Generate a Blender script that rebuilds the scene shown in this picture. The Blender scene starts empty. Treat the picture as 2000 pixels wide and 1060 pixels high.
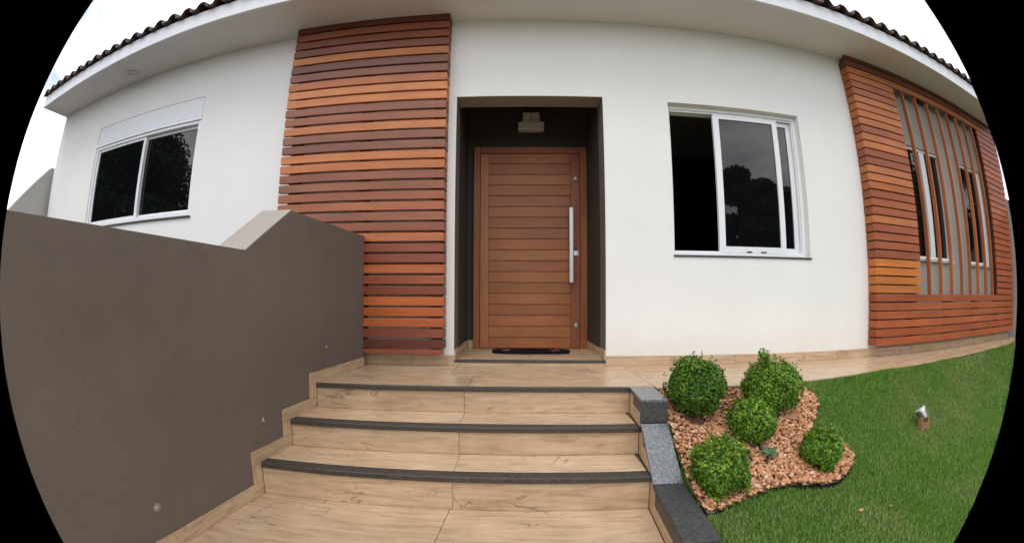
import bpy, bmesh, math, random
import numpy as np
from mathutils import Vector, Matrix

random.seed(7)
rng = np.random.default_rng(7)
S = bpy.context.scene
C = S.collection

# ------------------------------------------------------------------ camera
yaw, pitch, roll = 0.0202, 0.0162, 0.0031
cam_pos = Vector((0.15, -3.0393, 0.555))
f = Vector((-math.sin(yaw) * math.cos(pitch), math.cos(yaw) * math.cos(pitch), math.sin(pitch)))
r0 = Vector((math.cos(yaw), math.sin(yaw), 0.0))
u0 = r0.cross(f)
r_ = math.cos(roll) * r0 + math.sin(roll) * u0
u_ = -math.sin(roll) * r0 + math.cos(roll) * u0
cd = bpy.data.cameras.new('camera')
cam = bpy.data.objects.new('camera', cd)
C.objects.link(cam)
cam.matrix_world = Matrix(((r_.x, u_.x, -f.x, cam_pos.x), (r_.y, u_.y, -f.y, cam_pos.y), (r_.z, u_.z, -f.z, cam_pos.z), (0, 0, 0, 1)))
cd.type = 'PANO'
cd.panorama_type = 'FISHEYE_LENS_POLYNOMIAL'
cd.sensor_width = 20.0
cd.fisheye_polynomial_k0 = 0.0
cd.fisheye_polynomial_k1 = -1.4625 / 10
cd.fisheye_polynomial_k2 = 0.0848 / 100
cd.fisheye_polynomial_k3 = 0.687 / 1000
cd.fisheye_polynomial_k4 = -0.5416 / 10000
cd.fisheye_fov = math.radians(140.3)
cd.shift_x = 0.0031
cd.shift_y = 0.0438
cd.clip_start = 0.02
cd.clip_end = 1000
S.camera = cam

# ------------------------------------------------------------------ world, sun, exposure
SUN_EL, SUN_AZ = math.radians(58), math.radians(200)      # azimuth measured clockwise from +y: behind the camera, a little to its left
world = bpy.data.worlds.new('World')
S.world = world
world.use_nodes = True
wn = world.node_tree
for n in list(wn.nodes):
    wn.nodes.remove(n)
out = wn.nodes.new('ShaderNodeOutputWorld')
bg = wn.nodes.new('ShaderNodeBackground')
bg.inputs['Strength'].default_value = 0.1
sky = wn.nodes.new('ShaderNodeTexSky')
sky.sky_type = 'NISHITA'
sky.sun_disc = False
sky.sun_elevation = SUN_EL
sky.sun_rotation = SUN_AZ
tc = wn.nodes.new('ShaderNodeTexCoord')
mp = wn.nodes.new('ShaderNodeMapping')
mp.inputs['Scale'].default_value = (1.0, 1.0, 2.4)
nz = wn.nodes.new('ShaderNodeTexNoise')
nz.inputs['Scale'].default_value = 2.6
nz.inputs['Detail'].default_value = 7
nz.inputs['Roughness'].default_value = 0.55
rampc = wn.nodes.new('ShaderNodeValToRGB')               # cloud brightness, thick to thin
rampc.color_ramp.elements[0].position = 0.37
rampc.color_ramp.elements[0].color = (4.4, 5.4, 7.4, 1)
rampc.color_ramp.elements[1].position = 0.65
rampc.color_ramp.elements[1].color = (27.0, 27.0, 27.0, 1)
mixw = wn.nodes.new('ShaderNodeMixRGB')
mixw.inputs['Fac'].default_value = 0.9
wn.links.new(tc.outputs['Generated'], mp.inputs['Vector'])
wn.links.new(mp.outputs['Vector'], nz.inputs['Vector'])
wn.links.new(nz.outputs['Fac'], rampc.inputs['Fac'])
wn.links.new(sky.outputs['Color'], mixw.inputs['Color1'])
wn.links.new(rampc.outputs['Color'], mixw.inputs['Color2'])
wn.links.new(mixw.outputs['Color'], bg.inputs['Color'])
wn.links.new(bg.outputs['Background'], out.inputs['Surface'])

sd = bpy.data.lights.new('sun', 'SUN')
sd.energy = 0.9
sd.angle = math.radians(25)
sd.color = (1.0, 0.95, 0.88)
sun = bpy.data.objects.new('sun', sd)
C.objects.link(sun)
sdir = Vector((math.sin(SUN_AZ) * math.cos(SUN_EL), math.cos(SUN_AZ) * math.cos(SUN_EL), math.sin(SUN_EL)))
sun.rotation_euler = sdir.to_track_quat('Z', 'Y').to_euler()
sun.location = sdir * 30
S.view_settings.view_transform = 'Standard'
S.view_settings.look = 'None'
S.view_settings.exposure = 0.12
S.view_settings.gamma = 1.0
S.view_settings.use_curve_mapping = False
S.render.engine = 'CYCLES'
S.cycles.max_bounces = 8
S.cycles.diffuse_bounces = 5

# ------------------------------------------------------------------ materials
def srgb(*c):
    return tuple((x / 255 / 12.92 if x / 255 <= 0.04045 else ((x / 255 + 0.055) / 1.055) ** 2.4) for x in c)

class NT:
    def __init__(self, name, rough=0.6, spec=0.5):
        self.m = bpy.data.materials.new(name)
        self.m.use_nodes = True
        self.t = self.m.node_tree
        self.b = self.t.nodes['Principled BSDF']
        self.b.inputs['Roughness'].default_value = rough
        self.b.inputs['Specular IOR Level'].default_value = spec
    def n(self, typ, **kw):
        nd = self.t.nodes.new(typ)
        for k, v in kw.items():
            if k in nd.inputs.keys():
                nd.inputs[k].default_value = v
            else:
                setattr(nd, k, v)
        return nd
    def l(self, a, b):
        self.t.links.new(a, b)
    def coord(self, kind='Object', scale=(1, 1, 1), offset=False):
        if kind == 'Position':
            src = self.n('ShaderNodeNewGeometry').outputs['Position']
        else:
            src = self.n('ShaderNodeTexCoord').outputs[kind]
        if offset:
            oi = self.n('ShaderNodeObjectInfo')
            mu = self.n('ShaderNodeMath', operation='MULTIPLY')
            mu.inputs[1].default_value = 37.0
            self.l(oi.outputs['Random'], mu.inputs[0])
            cx = self.n('ShaderNodeCombineXYZ')
            for i in range(3):
                self.l(mu.outputs[0], cx.inputs[i])
            ad = self.n('ShaderNodeVectorMath', operation='ADD')
            self.l(src, ad.inputs[0])
            self.l(cx.outputs[0], ad.inputs[1])
            src = ad.outputs[0]
        mp = self.n('ShaderNodeMapping')
        mp.inputs['Scale'].default_value = scale
        self.l(src, mp.inputs['Vector'])
        return mp.outputs['Vector']
    def noise(self, vec, scale=5, detail=4, rough=0.55, dist=0.0):
        nd = self.n('ShaderNodeTexNoise')
        nd.inputs['Scale'].default_value = scale
        nd.inputs['Detail'].default_value = detail
        nd.inputs['Roughness'].default_value = rough
        nd.inputs['Distortion'].default_value = dist
        self.l(vec, nd.inputs['Vector'])
        return nd.outputs['Fac']
    def ramp(self, fac, stops):
        nd = self.n('ShaderNodeValToRGB')
        e = nd.color_ramp.elements
        while len(e) < len(stops):
            e.new(0.5)
        for i, (p, c) in enumerate(stops):
            e[i].position = p
            e[i].color = (*c, 1) if len(c) == 3 else c
        self.l(fac, nd.inputs['Fac'])
        return nd.outputs['Color']
    def mix(self, a, b, fac=0.5, mode='MIX'):
        nd = self.n('ShaderNodeMixRGB', blend_type=mode)
        for s, v in (('Fac', fac), ('Color1', a), ('Color2', b)):
            if hasattr(v, 'is_linked'):
                self.l(v, nd.inputs[s])
            elif isinstance(v, (int, float)):
                nd.inputs[s].default_value = v if s == 'Fac' else (v, v, v, 1)
            else:
                nd.inputs[s].default_value = (*v, 1)
        return nd.outputs['Color']
    def base(self, c):
        if hasattr(c, 'is_linked'):
            self.l(c, self.b.inputs['Base Color'])
        else:
            self.b.inputs['Base Color'].default_value = (*c, 1)
    def bump(self, h, strength=0.3, dist=0.005):
        nd = self.n('ShaderNodeBump')
        nd.inputs['Strength'].default_value = strength
        nd.inputs['Distance'].default_value = dist
        self.l(h, nd.inputs['Height'])
        self.l(nd.outputs['Normal'], self.b.inputs['Normal'])
    def rough(self, fac, lo, hi):
        nd = self.n('ShaderNodeMapRange')
        nd.inputs['To Min'].default_value = lo
        nd.inputs['To Max'].default_value = hi
        self.l(fac, nd.inputs['Value'])
        self.l(nd.outputs['Result'], self.b.inputs['Roughness'])

M = {}
def paint(name, col, var=0.06, grain=260, bump=0.25, rough=0.75, stain=None, fleck=0.0, splash=None):
    k = NT(name, rough, 0.3)
    p = k.coord('Position')
    big = k.noise(p, 1.3, 5, 0.6)
    lo = tuple(c * (1 - var) for c in col)
    hi = tuple(min(1, c * (1 + var)) for c in col)
    c = k.ramp(big, [(0.3, lo), (0.7, hi)])
    if stain:
        ps = k.coord('Position', (6, 6, 0.5))
        c = k.mix(c, stain, k.ramp(k.noise(ps, 1.2, 6, 0.7), [(0.56, (0, 0, 0)), (0.85, (0.35, 0.35, 0.35))]))
    if fleck:
        c = k.mix(c, k.ramp(k.noise(p, grain * 0.8, 3, 0.65), [(0.3, (1 - fleck,) * 3), (0.7, (1 + fleck,) * 3)]), 1.0, 'MULTIPLY')
    if splash:                                  # rain splash and dust low on the wall, ragged upper edge
        z0, z1, sc_ = splash
        sx = k.n('ShaderNodeSeparateXYZ'); k.l(k.n('ShaderNodeNewGeometry').outputs['Position'], sx.inputs[0])
        ns = k.noise(k.coord('Position', (1, 1, 0.6)), 3.0, 7, 0.7)
        ad = k.n('ShaderNodeMath', operation='MULTIPLY_ADD'); k.l(ns, ad.inputs[0]); ad.inputs[1].default_value = -(z1 - z0) * 1.2; ad.inputs[2].default_value = 0.0
        a2 = k.n('ShaderNodeMath', operation='ADD'); k.l(sx.outputs['Z'], a2.inputs[0]); k.l(ad.outputs[0], a2.inputs[1])
        mr = k.n('ShaderNodeMapRange'); mr.inputs['From Min'].default_value = z0 - (z1 - z0) * .6; mr.inputs['From Max'].default_value = z1 - (z1 - z0) * .6; mr.inputs['To Min'].default_value = 0.5; mr.inputs['To Max'].default_value = 0.0
        k.l(a2.outputs[0], mr.inputs['Value'])
        c = k.mix(c, sc_, mr.outputs['Result'])
    k.base(c)
    k.bump(k.noise(p, grain, 3, 0.6), bump, 0.002)
    M[name] = k.m
paint('white_plaster', (0.82, 0.808, 0.775), 0.025, 160, 0.4, 0.8, (0.75, 0.735, 0.69), 0.02, (0.08, 0.36, (0.70, 0.65, 0.56)))
paint('soffit_paint', (0.72, 0.70, 0.665), 0.03, 140, 0.15, 0.8)
paint('taupe_plaster', (0.158, 0.127, 0.104), 0.13, 150, 0.9, 0.8, (0.145, 0.114, 0.094), 0.10)
paint('entry_shade_plaster', (0.048, 0.041, 0.035), 0.06, 170, 0.4, 0.8)  # taupe of the recess walls darkened: the alcove's shade is painted into the colour
paint('fin_wall_paint', (0.33, 0.305, 0.272), 0.05, 150, 0.35, 0.85)
paint('grey_plaster', (0.46, 0.44, 0.41), 0.06, 150, 0.35, 0.85)
paint('coping_paint', (0.33, 0.298, 0.258), 0.06, 150, 0.35, 0.8)
paint('white_gutter', (0.78, 0.79, 0.81), 0.03, 40, 0.05, 0.35)

def wood(name, axis, gloss=0.42):
    k = NT(name, gloss, 0.4)
    sc = {'x': (1.6, 30, 30), 'z': (30, 30, 1.6), 'y': (30, 1.6, 30)}[axis]
    v = k.coord('Object', sc, True)
    g = k.noise(v, 1.0, 6, 0.62, 0.5)
    v2 = k.coord('Object', tuple(s * 5 if s > 5 else s * 2.5 for s in sc), True)
    g2 = k.noise(v2, 1.0, 3, 0.5)
    v3 = k.coord('Object', tuple(s * 0.12 if s > 5 else s for s in sc), True)
    big = k.noise(v3, 1.0, 3, 0.5)
    oi = k.n('ShaderNodeObjectInfo')
    tone = k.ramp(g, [(0.25, (0.84, 0.80, 0.78)), (0.5, (1, 1, 1)), (0.78, (1.10, 1.12, 1.12))])
    c = k.mix(oi.outputs['Color'], tone, 1.0, 'MULTIPLY')
    c = k.mix(c, k.ramp(g2, [(0.3, (0.88, 0.86, 0.84)), (0.62, (1.04, 1.04, 1.04))]), 1.0, 'MULTIPLY')
    c = k.mix(c, k.ramp(big, [(0.32, (0.86, 0.81, 0.83)), (0.65, (1.08, 1.07, 1.05))]), 1.0, 'MULTIPLY')
    k.base(c)
    k.rough(g, gloss - 0.07, gloss + 0.13)
    k.bump(g2, 0.18, 0.0015)
    M[name] = k.m
wood('wood_along_x', 'x')
wood('wood_along_z', 'z')
wood('wood_along_y', 'y')

def tile_mat(name, axis, base=(0.56, 0.405, 0.265)):
    k = NT(name, 0.4, 0.5)
    sc = {'x': (2.0, 13, 13), 'y': (13, 2.0, 13), 'z': (13, 13, 2.0)}[axis]
    v = k.coord('Object', sc, True)
    g = k.noise(v, 1.0, 7, 0.66, 1.8)
    v2 = k.coord('Object', tuple(s * 3.5 if s > 5 else s * 2 for s in sc), True)
    g2 = k.noise(v2, 1.0, 4, 0.6)
    b = base
    c = k.ramp(g, [(0.24, tuple(x * y for x, y in zip(b, (0.64, 0.585, 0.52)))), (0.47, b), (0.75, tuple(min(0.95, x * y) for x, y in zip(b, (1.10, 1.12, 1.14))))])
    c = k.mix(c, k.ramp(g2, [(0.28, (0.76, 0.73, 0.69)), (0.6, (1.05, 1.05, 1.05))]), 0.9, 'MULTIPLY')
    # printed splits in the wood pattern: thin dark lines where a stretched noise crosses one level, only here and there
    v3 = k.coord('Object', tuple(s * 0.34 if s > 5 else s * 0.75 for s in sc), True)
    n3 = k.noise(v3, 1.0, 3, 0.5, 1.2)
    line = k.ramp(n3, [(0.490, (0, 0, 0)), (0.5, (1, 1, 1)), (0.510, (0, 0, 0))])
    v4 = k.coord('Object', tuple(s * 0.2 if s > 5 else s for s in sc), True)
    mask = k.ramp(k.noise(v4, 1.0, 2, 0.5), [(0.47, (0, 0, 0)), (0.56, (0.8, 0.8, 0.8))])
    fac = k.mix(line, mask, 1.0, 'MULTIPLY')
    c = k.mix(c, tuple(x * 0.3 for x in b), fac)
    c = k.mix(c, k.ramp(k.noise(k.coord('Position'), 3.2, 6, 0.7), [(0.34, (0.88, 0.86, 0.83)), (0.58, (1.02, 1.02, 1.02))]), 1.0, 'MULTIPLY')   # trodden-in dust
    oi = k.n('ShaderNodeObjectInfo')
    c = k.mix(c, k.ramp(oi.outputs['Random'], [(0.0, (0.90, 0.885, 0.87)), (1.0, (1.06, 1.05, 1.04))]), 1.0, 'MULTIPLY')
    k.base(c)
    k.rough(g2, 0.20, 0.38)
    k.bump(g, 0.12, 0.001)
    M[name] = k.m
tile_mat('tile_along_x', 'x')
tile_mat('tile_along_y', 'y')
tile_mat('tile_along_z', 'z')

def granite(name, dark, light, rough, bump=0.2):
    k = NT(name, rough, 0.5)
    p = k.coord('Position')
    a = k.noise(p, 230, 3, 0.7)
    b2 = k.noise(p, 60, 4, 0.65)
    c = k.ramp(a, [(0.38, dark), (0.52, tuple((d + l) / 2 for d, l in zip(dark, light))), (0.66, light)])
    c = k.mix(c, k.ramp(b2, [(0.35, (0.6, 0.6, 0.6)), (0.65, (1.2, 1.2, 1.2))]), 1.0, 'MULTIPLY')
    k.base(c)
    k.rough(b2, rough - 0.08, rough + 0.12)
    k.bump(a, bump, 0.001)
    M[name] = k.m
granite('granite', (0.035, 0.037, 0.040), (0.33, 0.345, 0.37), 0.2)
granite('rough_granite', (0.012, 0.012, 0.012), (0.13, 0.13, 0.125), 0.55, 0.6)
granite('nosing_granite', (0.018, 0.0155, 0.013), (0.12, 0.102, 0.086), 0.5)

def plain(name, col, rough=0.5, metal=0.0, spec=0.5, var=0.0, scale=30):
    k = NT(name, rough, spec)
    k.b.inputs['Metallic'].default_value = metal
    if var:
        p = k.coord('Object', (1, 1, 1), True)
        k.base(k.ramp(k.noise(p, scale, 4), [(0.3, tuple(c * (1 - var) for c in col)), (0.7, tuple(c * (1 + var) for c in col))]))
    else:
        k.base(col)
    M[name] = k.m
    return k
plain('white_aluminium', (0.80, 0.81, 0.83), 0.3, 0, 0.5, 0.02, 8)
plain('brushed_steel', (0.48, 0.475, 0.46), 0.36, 1.0, 0.5, 0.08, 60)
plain('satin_nickel', (0.55, 0.54, 0.52), 0.28, 1.0)
plain('dark_tinted_glass', (0.004, 0.004, 0.005), 0.01, 0, 0.5)
plain('black_rubber', (0.02, 0.02, 0.022), 0.6, 0, 0.3, 0.3, 40)
plain('black_plastic_edging', (0.012, 0.012, 0.012), 0.45, 0, 0.4)
plain('grout', (0.20, 0.155, 0.115), 0.9, 0, 0.2, 0.15, 20)
plain('unlit_interior', (0.012, 0.012, 0.012), 0.95, 0, 0.1)  # near-black colour stands in for the darkness of the unlit rooms
plain('opal_glass', (0.60, 0.58, 0.53), 0.3)
plain('clear_lens', (0.42, 0.40, 0.35), 0.15)
plain('clay_tile', (0.085, 0.050, 0.038), 0.65, 0, 0.4, 0.35, 14)
plain('dry_leaf', (0.42, 0.24, 0.09), 0.6, 0, 0.3, 0.3, 60)
plain('terracotta', (0.30, 0.155, 0.085), 0.8, 0, 0.3, 0.3, 40)
plain('asphalt', (0.05, 0.05, 0.052), 0.9, 0, 0.3, 0.2, 90)
plain('wood_plug', (0.20, 0.10, 0.055), 0.7)
plain('bark', (0.09, 0.065, 0.045), 0.9, 0, 0.2, 0.4, 25)

k = NT('soil', 0.95, 0.2)
p = k.coord('Position')
k.base(k.ramp(k.noise(p, 45, 5, 0.7), [(0.3, (0.022, 0.015, 0.010)), (0.7, (0.075, 0.050, 0.034))]))
k.bump(k.noise(p, 60, 5, 0.7), 0.8, 0.01)
M['soil'] = k.m

def leafy(name, stops, patch=None, trans=0.25, rough=0.45, patch_scale=1.6):
    # patch: a second colour in broad patches (dry turf)
    k = NT(name, rough, 0.35)
    gi = k.n('ShaderNodeNewGeometry')
    c = k.ramp(gi.outputs['Random Per Island'], stops)
    if patch:
        pz = k.coord('Position')
        c = k.mix(c, patch, k.ramp(k.noise(pz, patch_scale, 4, 0.6), [(0.46, (0, 0, 0)), (0.64, (0.75, 0.75, 0.75))]))
    k.base(c)
    tr = k.n('ShaderNodeBsdfTranslucent')
    k.l(c, tr.inputs['Color'])
    mx = k.n('ShaderNodeMixShader')
    mx.inputs[0].default_value = trans
    k.l(k.b.outputs[0], mx.inputs[1])
    k.l(tr.outputs[0], mx.inputs[2])
    k.l(mx.outputs[0], k.t.nodes['Material Output'].inputs['Surface'])
    M[name] = k.m
leafy('box_leaves', [(0.0, (0.040, 0.120, 0.012)), (0.4, (0.105, 0.245, 0.018)), (0.75, (0.21, 0.38, 0.028)), (0.965, (0.34, 0.50, 0.05)), (0.97, (0.22, 0.15, 0.05)), (1.0, (0.30, 0.24, 0.09))], None, 0.3, 0.38)
leafy('box_leaves_dark', [(0.0, (0.030, 0.095, 0.012)), (0.45, (0.065, 0.175, 0.016)), (0.8, (0.135, 0.28, 0.024)), (0.97, (0.25, 0.41, 0.04)), (0.975, (0.18, 0.12, 0.04)), (1.0, (0.24, 0.19, 0.07))], None, 0.3, 0.38)
leafy('grass_blades', [(0.0, (0.090, 0.215, 0.020)), (0.5, (0.145, 0.315, 0.032)), (0.88, (0.20, 0.38, 0.050)), (1.0, (0.36, 0.36, 0.13))], (0.33, 0.36, 0.12), 0.35, 0.5, 1.3)
leafy('tree_leaves', [(0.0, (0.018, 0.050, 0.010)), (0.6, (0.035, 0.085, 0.016)), (1.0, (0.06, 0.12, 0.025))], None, 0.2, 0.5)
leafy('weed_leaves', [(0.0, (0.10, 0.21, 0.10)), (1.0, (0.16, 0.28, 0.15))], None, 0.3, 0.4)

k = NT('chip_dust', 0.95, 0.2)
p = k.coord('Position')
k.base(k.ramp(k.noise(p, 60, 5, 0.7), [(0.3, (0.10, 0.055, 0.032)), (0.7, (0.26, 0.145, 0.085))]))
k.bump(k.noise(p, 60, 5, 0.7), 0.8, 0.01)
M['chip_dust'] = k.m
k = NT('lawn_ground', 0.95, 0.15)
p = k.coord('Position')
a = k.ramp(k.noise(p, 70, 5, 0.7), [(0.3, (0.030, 0.060, 0.012)), (0.7, (0.070, 0.14, 0.028))])
k.base(k.mix(a, (0.10, 0.10, 0.04), k.ramp(k.noise(p, 1.6, 4, 0.6), [(0.52, (0, 0, 0)), (0.75, (0.6, 0.6, 0.6))])))
k.bump(k.noise(p, 90, 4), 0.8, 0.01)
M['lawn_ground'] = k.m

k = NT('stone_chips', 0.8, 0.3)
gi = k.n('ShaderNodeNewGeometry')
c = k.ramp(gi.outputs['Random Per Island'], [(0.0, (0.32, 0.14, 0.066)), (0.3, (0.54, 0.255, 0.125)), (0.75, (0.67, 0.365, 0.205)), (0.95, (0.73, 0.47, 0.30)), (1.0, (0.76, 0.60, 0.45))])
p = k.coord('Position')
k.base(k.mix(c, k.ramp(k.noise(p, 130, 4), [(0.3, (0.7, 0.68, 0.66)), (0.65, (1.1, 1.1, 1.1))]), 1.0, 'MULTIPLY'))
k.bump(k.noise(p, 200, 3), 0.4, 0.002)
M['stone_chips'] = k.m

k = NT('mat_pile', 0.9, 0.1)
gi = k.n('ShaderNodeNewGeometry')
k.base(k.ramp(gi.outputs['Random Per Island'], [(0.0, (0.010, 0.008, 0.010)), (0.7, (0.026, 0.017, 0.021)), (1.0, (0.06, 0.032, 0.038))]))
M['mat_pile'] = k.m
k = NT('mat_motif', 0.9, 0.1)
gi = k.n('ShaderNodeNewGeometry')
k.base(k.ramp(gi.outputs['Random Per Island'], [(0.0, (0.30, 0.09, 0.09)), (1.0, (0.50, 0.22, 0.19))]))
M['mat_motif'] = k.m

# ------------------------------------------------------------------ builders
WL = {}                                                     # world location of every object made here
class MB:
    def __init__(self):
        self.v, self.f = [], []
    def add(self, vs, fs):
        o = len(self.v)
        self.v += [tuple(x) for x in vs]
        self.f += [tuple(i + o for i in q) for q in fs]
        return self
    def box(self, x0, x1, y0, y1, z0, z1):
        x0, x1 = min(x0, x1), max(x0, x1); y0, y1 = min(y0, y1), max(y0, y1); z0, z1 = min(z0, z1), max(z0, z1)
        return self.add([(x0, y0, z0), (x1, y0, z0), (x1, y1, z0), (x0, y1, z0), (x0, y0, z1), (x1, y0, z1), (x1, y1, z1), (x0, y1, z1)],
                        [(3, 2, 1, 0), (4, 5, 6, 7), (0, 1, 5, 4), (1, 2, 6, 5), (2, 3, 7, 6), (3, 0, 4, 7)])
    def prism(self, a, b):
        """closed solid between two equal polygons a (start) and b (end)"""
        n = len(a)
        return self.add(list(a) + list(b), [tuple(range(n - 1, -1, -1)), tuple(range(n, 2 * n))] + [(i, (i + 1) % n, (i + 1) % n + n, i + n) for i in range(n)])
    def tube(self, pts, rad, seg=8):
        pts = [Vector(q) for q in pts]
        rad = [rad] * len(pts) if isinstance(rad, (int, float)) else rad
        o = len(self.v); n = len(pts)
        for i, q in enumerate(pts):
            d = (pts[min(i + 1, n - 1)] - pts[max(i - 1, 0)]).normalized()
            a = d.orthogonal().normalized(); b = d.cross(a)
            for j in range(seg):
                t = 2 * math.pi * j / seg
                self.v.append(tuple(q + (a * math.cos(t) + b * math.sin(t)) * rad[i]))
        for i in range(n - 1):
            for j in range(seg):
                j2 = (j + 1) % seg
                self.f.append((o + i * seg + j, o + i * seg + j2, o + (i + 1) * seg + j2, o + (i + 1) * seg + j))
        self.f.append(tuple(o + j for j in range(seg - 1, -1, -1)))
        self.f.append(tuple(o + (n - 1) * seg + j for j in range(seg)))
        return self
    def lathe(self, c, axis, prof, seg=20):
        """prof = [(distance along axis, radius)]"""
        c, ax = Vector(c), Vector(axis).normalized()
        a = ax.orthogonal().normalized(); b = ax.cross(a); o = len(self.v); n = len(prof)
        for h, rr in prof:
            for j in range(seg):
                t = 2 * math.pi * j / seg
                self.v.append(tuple(c + ax * h + (a * math.cos(t) + b * math.sin(t)) * rr))
        for i in range(n - 1):
            for j in range(seg):
                j2 = (j + 1) % seg
                self.f.append((o + i * seg + j, o + i * seg + j2, o + (i + 1) * seg + j2, o + (i + 1) * seg + j))
        self.f.append(tuple(o + j for j in range(seg - 1, -1, -1)))
        self.f.append(tuple(o + (n - 1) * seg + j for j in range(seg)))
        return self
    def mesh(self, name, mat, centre, bevel=0.0, smooth=False):
        me = bpy.data.meshes.new(name)
        me.from_pydata([(x - centre[0], y - centre[1], z - centre[2]) for x, y, z in self.v], [], self.f)
        if bevel or True:
            bm = bmesh.new(); bm.from_mesh(me)
            bmesh.ops.recalc_face_normals(bm, faces=bm.faces)
            if bevel:
                bmesh.ops.bevel(bm, geom=list(bm.edges), offset=bevel, segments=1, affect='EDGES', clamp_overlap=True)
            bm.to_mesh(me); bm.free()
        me.materials.append(M[mat])
        if smooth:
            for q in me.polygons:
                q.use_smooth = True
        return me
    def build(self, name, mat, parent=None, bevel=0.0, smooth=False, color=None):
        a = np.array(self.v)
        c = (a.min(0) + a.max(0)) / 2
        return link(name, self.mesh(name, mat, c, bevel, smooth), Vector(c), parent, color)

def link(name, me, loc, parent=None, color=None):
    o = bpy.data.objects.new(name, me)
    C.objects.link(o)
    loc = Vector(loc)
    WL[o.name] = loc
    if parent is not None:
        o.parent = parent
        o.location = loc - WL[parent.name]
    else:
        o.location = loc
    if color is not None:
        o.color = (*color, 1)
    return o

def thing(name, label, cat, loc, group=None):
    o = link(name, None, loc)
    o.empty_display_size = 0.1
    tag(o, label, cat, group)
    return o
def tag(o, label=None, cat=None, group=None, kind=None):
    for kk, vv in (('label', label), ('category', cat), ('group', group), ('kind', kind)):
        if vv:
            o[kk] = vv
    return o
def box(name, mat, dims, parent=None, bevel=0.0, color=None):
    return MB().box(*dims).build(name, mat, parent, bevel, False, color)

def fast_mesh(name, V, F, mat, smooth=False):
    """V (n,3), F (m,k) arrays -> mesh"""
    me = bpy.data.meshes.new(name)
    V = np.asarray(V, dtype=np.float32); F = np.asarray(F, dtype=np.int32)
    kf = F.shape[1]
    me.vertices.add(len(V)); me.vertices.foreach_set('co', V.ravel())
    me.loops.add(F.size); me.loops.foreach_set('vertex_index', F.ravel())
    me.polygons.add(len(F)); me.polygons.foreach_set('loop_start', np.arange(0, F.size, kf, dtype=np.int32))
    me.polygons.foreach_set('loop_total', np.full(len(F), kf, dtype=np.int32))
    if smooth:
        me.polygons.foreach_set('use_smooth', np.ones(len(F), dtype=bool))
    me.update(calc_edges=True); me.validate()
    me.materials.append(M[mat])
    return me

def wall_cells(mb, x0, x1, z0, z1, y0, y1, holes):
    """solid wall with rectangular openings, as butted blocks (one closed outline per opening)"""
    xs = sorted({x0, x1, *[h[0] for h in holes], *[h[1] for h in holes]})
    xs = [x for x in xs if x0 <= x <= x1]
    for a, b in zip(xs[:-1], xs[1:]):
        m = (a + b) / 2
        hs = sorted([(h[2], h[3]) for h in holes if h[0] <= m <= h[1]])
        z = z0
        for ha, hb in hs:
            if ha > z:
                mb.box(a, b, y0, y1, z, ha)
            z = hb
        if z < z1:
            mb.box(a, b, y0, y1, z, z1)

# ------------------------------------------------------------------ levels and lines
H = 3.19                                    # soffit
Z1, Z2, Z3 = -0.1667, -0.3293, -0.5106      # stair levels
YL, T = -0.784, 0.264                       # front of landing, tread
XW = lambda y: -1.14 + 0.088 * (y + 0.125)  # face of the taupe wall, slightly off square
XC = lambda y: 0.885 + 0.09 * (y + 0.784)   # left edge of the granite coping
XL, XR = -6.41, 7.51                        # house ends
PXS = [0.9, 2.1, 2.96, 4.16, 6.6, 8.2]
PYS = [-0.80, -0.79, -0.66, -0.56, -0.45, -0.42]
def path_edge(x):
    return np.interp(x, PXS, PYS)
LD = [-.2, 0, .1, .2, .35, .5, .65, .85, 1.2, 2.5, 6]           # the lawn falls away from the path as a short bank, then flattens
LZ = [-.02, -.030, -.066, -.118, -.215, -.305, -.36, -.395, -.42, -.50, -.56]
def lawn_z(x, y):
    d = path_edge(x) - y
    return np.interp(d, LD, LZ)

# ------------------------------------------------------------------ ground, street, lawn
g = MB().add([(-300, -300, -0.75), (300, -300, -0.75), (300, 300, -0.75), (-300, 300, -0.75)], [(0, 1, 2, 3)]).build('ground', 'soil')
tag(g, kind='structure')
st = box('street', 'asphalt', (-60, 60, -15, -8.2, -0.74, -0.66)); tag(st, kind='structure')
pv = box('pavement', 'grey_plaster', (-60, 60, -8.2, -6.6, -0.74, -0.54)); tag(pv, kind='structure')

xs = np.unique(np.concatenate([np.linspace(0.7, 3.5, 60), np.linspace(3.5, 9.5, 40)]))
ts = np.linspace(0, 1, 60)
V = []
for t in ts:
    yy = path_edge(xs) + 0.02 - t * 5.4
    zz = lawn_z(xs, yy) + 0.008 * np.sin(xs * 5.1 + yy * 3) + 0.006 * np.sin(yy * 7.3 - xs * 2)
    V.append(np.stack([xs, yy, zz], 1))
V = np.concatenate(V)
XCV = 0.885 + 0.09 * (V[:, 1] + 0.784)
low = V[:, 0] < XCV + 0.158 + 0.035               # tuck the sheet under the edge of the low wall's coping
V[low, 2] = np.minimum(V[low, 2], np.interp(-V[low, 1], [.765, 1.045, 1.085, 1.335, 1.78, 1.80, 2.2], [-.05, -.06, -.20, -.40, -.41, -.43, -.46]))
n = len(xs)
F = np.array([(j * n + i, (j + 1) * n + i, (j + 1) * n + i + 1, j * n + i + 1) for j in range(len(ts) - 1) for i in range(n - 1)])
keep = []
for q in F:                                  # the lawn stops at the retaining wall beside the steps
    cx, cy = V[q, 0].mean(), V[q, 1].mean()
    keep.append(cx > XC(cy) + 0.07)
lawn = link('lawn', fast_mesh('lawn', V, F[np.array(keep)], 'lawn_ground', True), (0, 0, 0)); tag(lawn, kind='structure')

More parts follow.
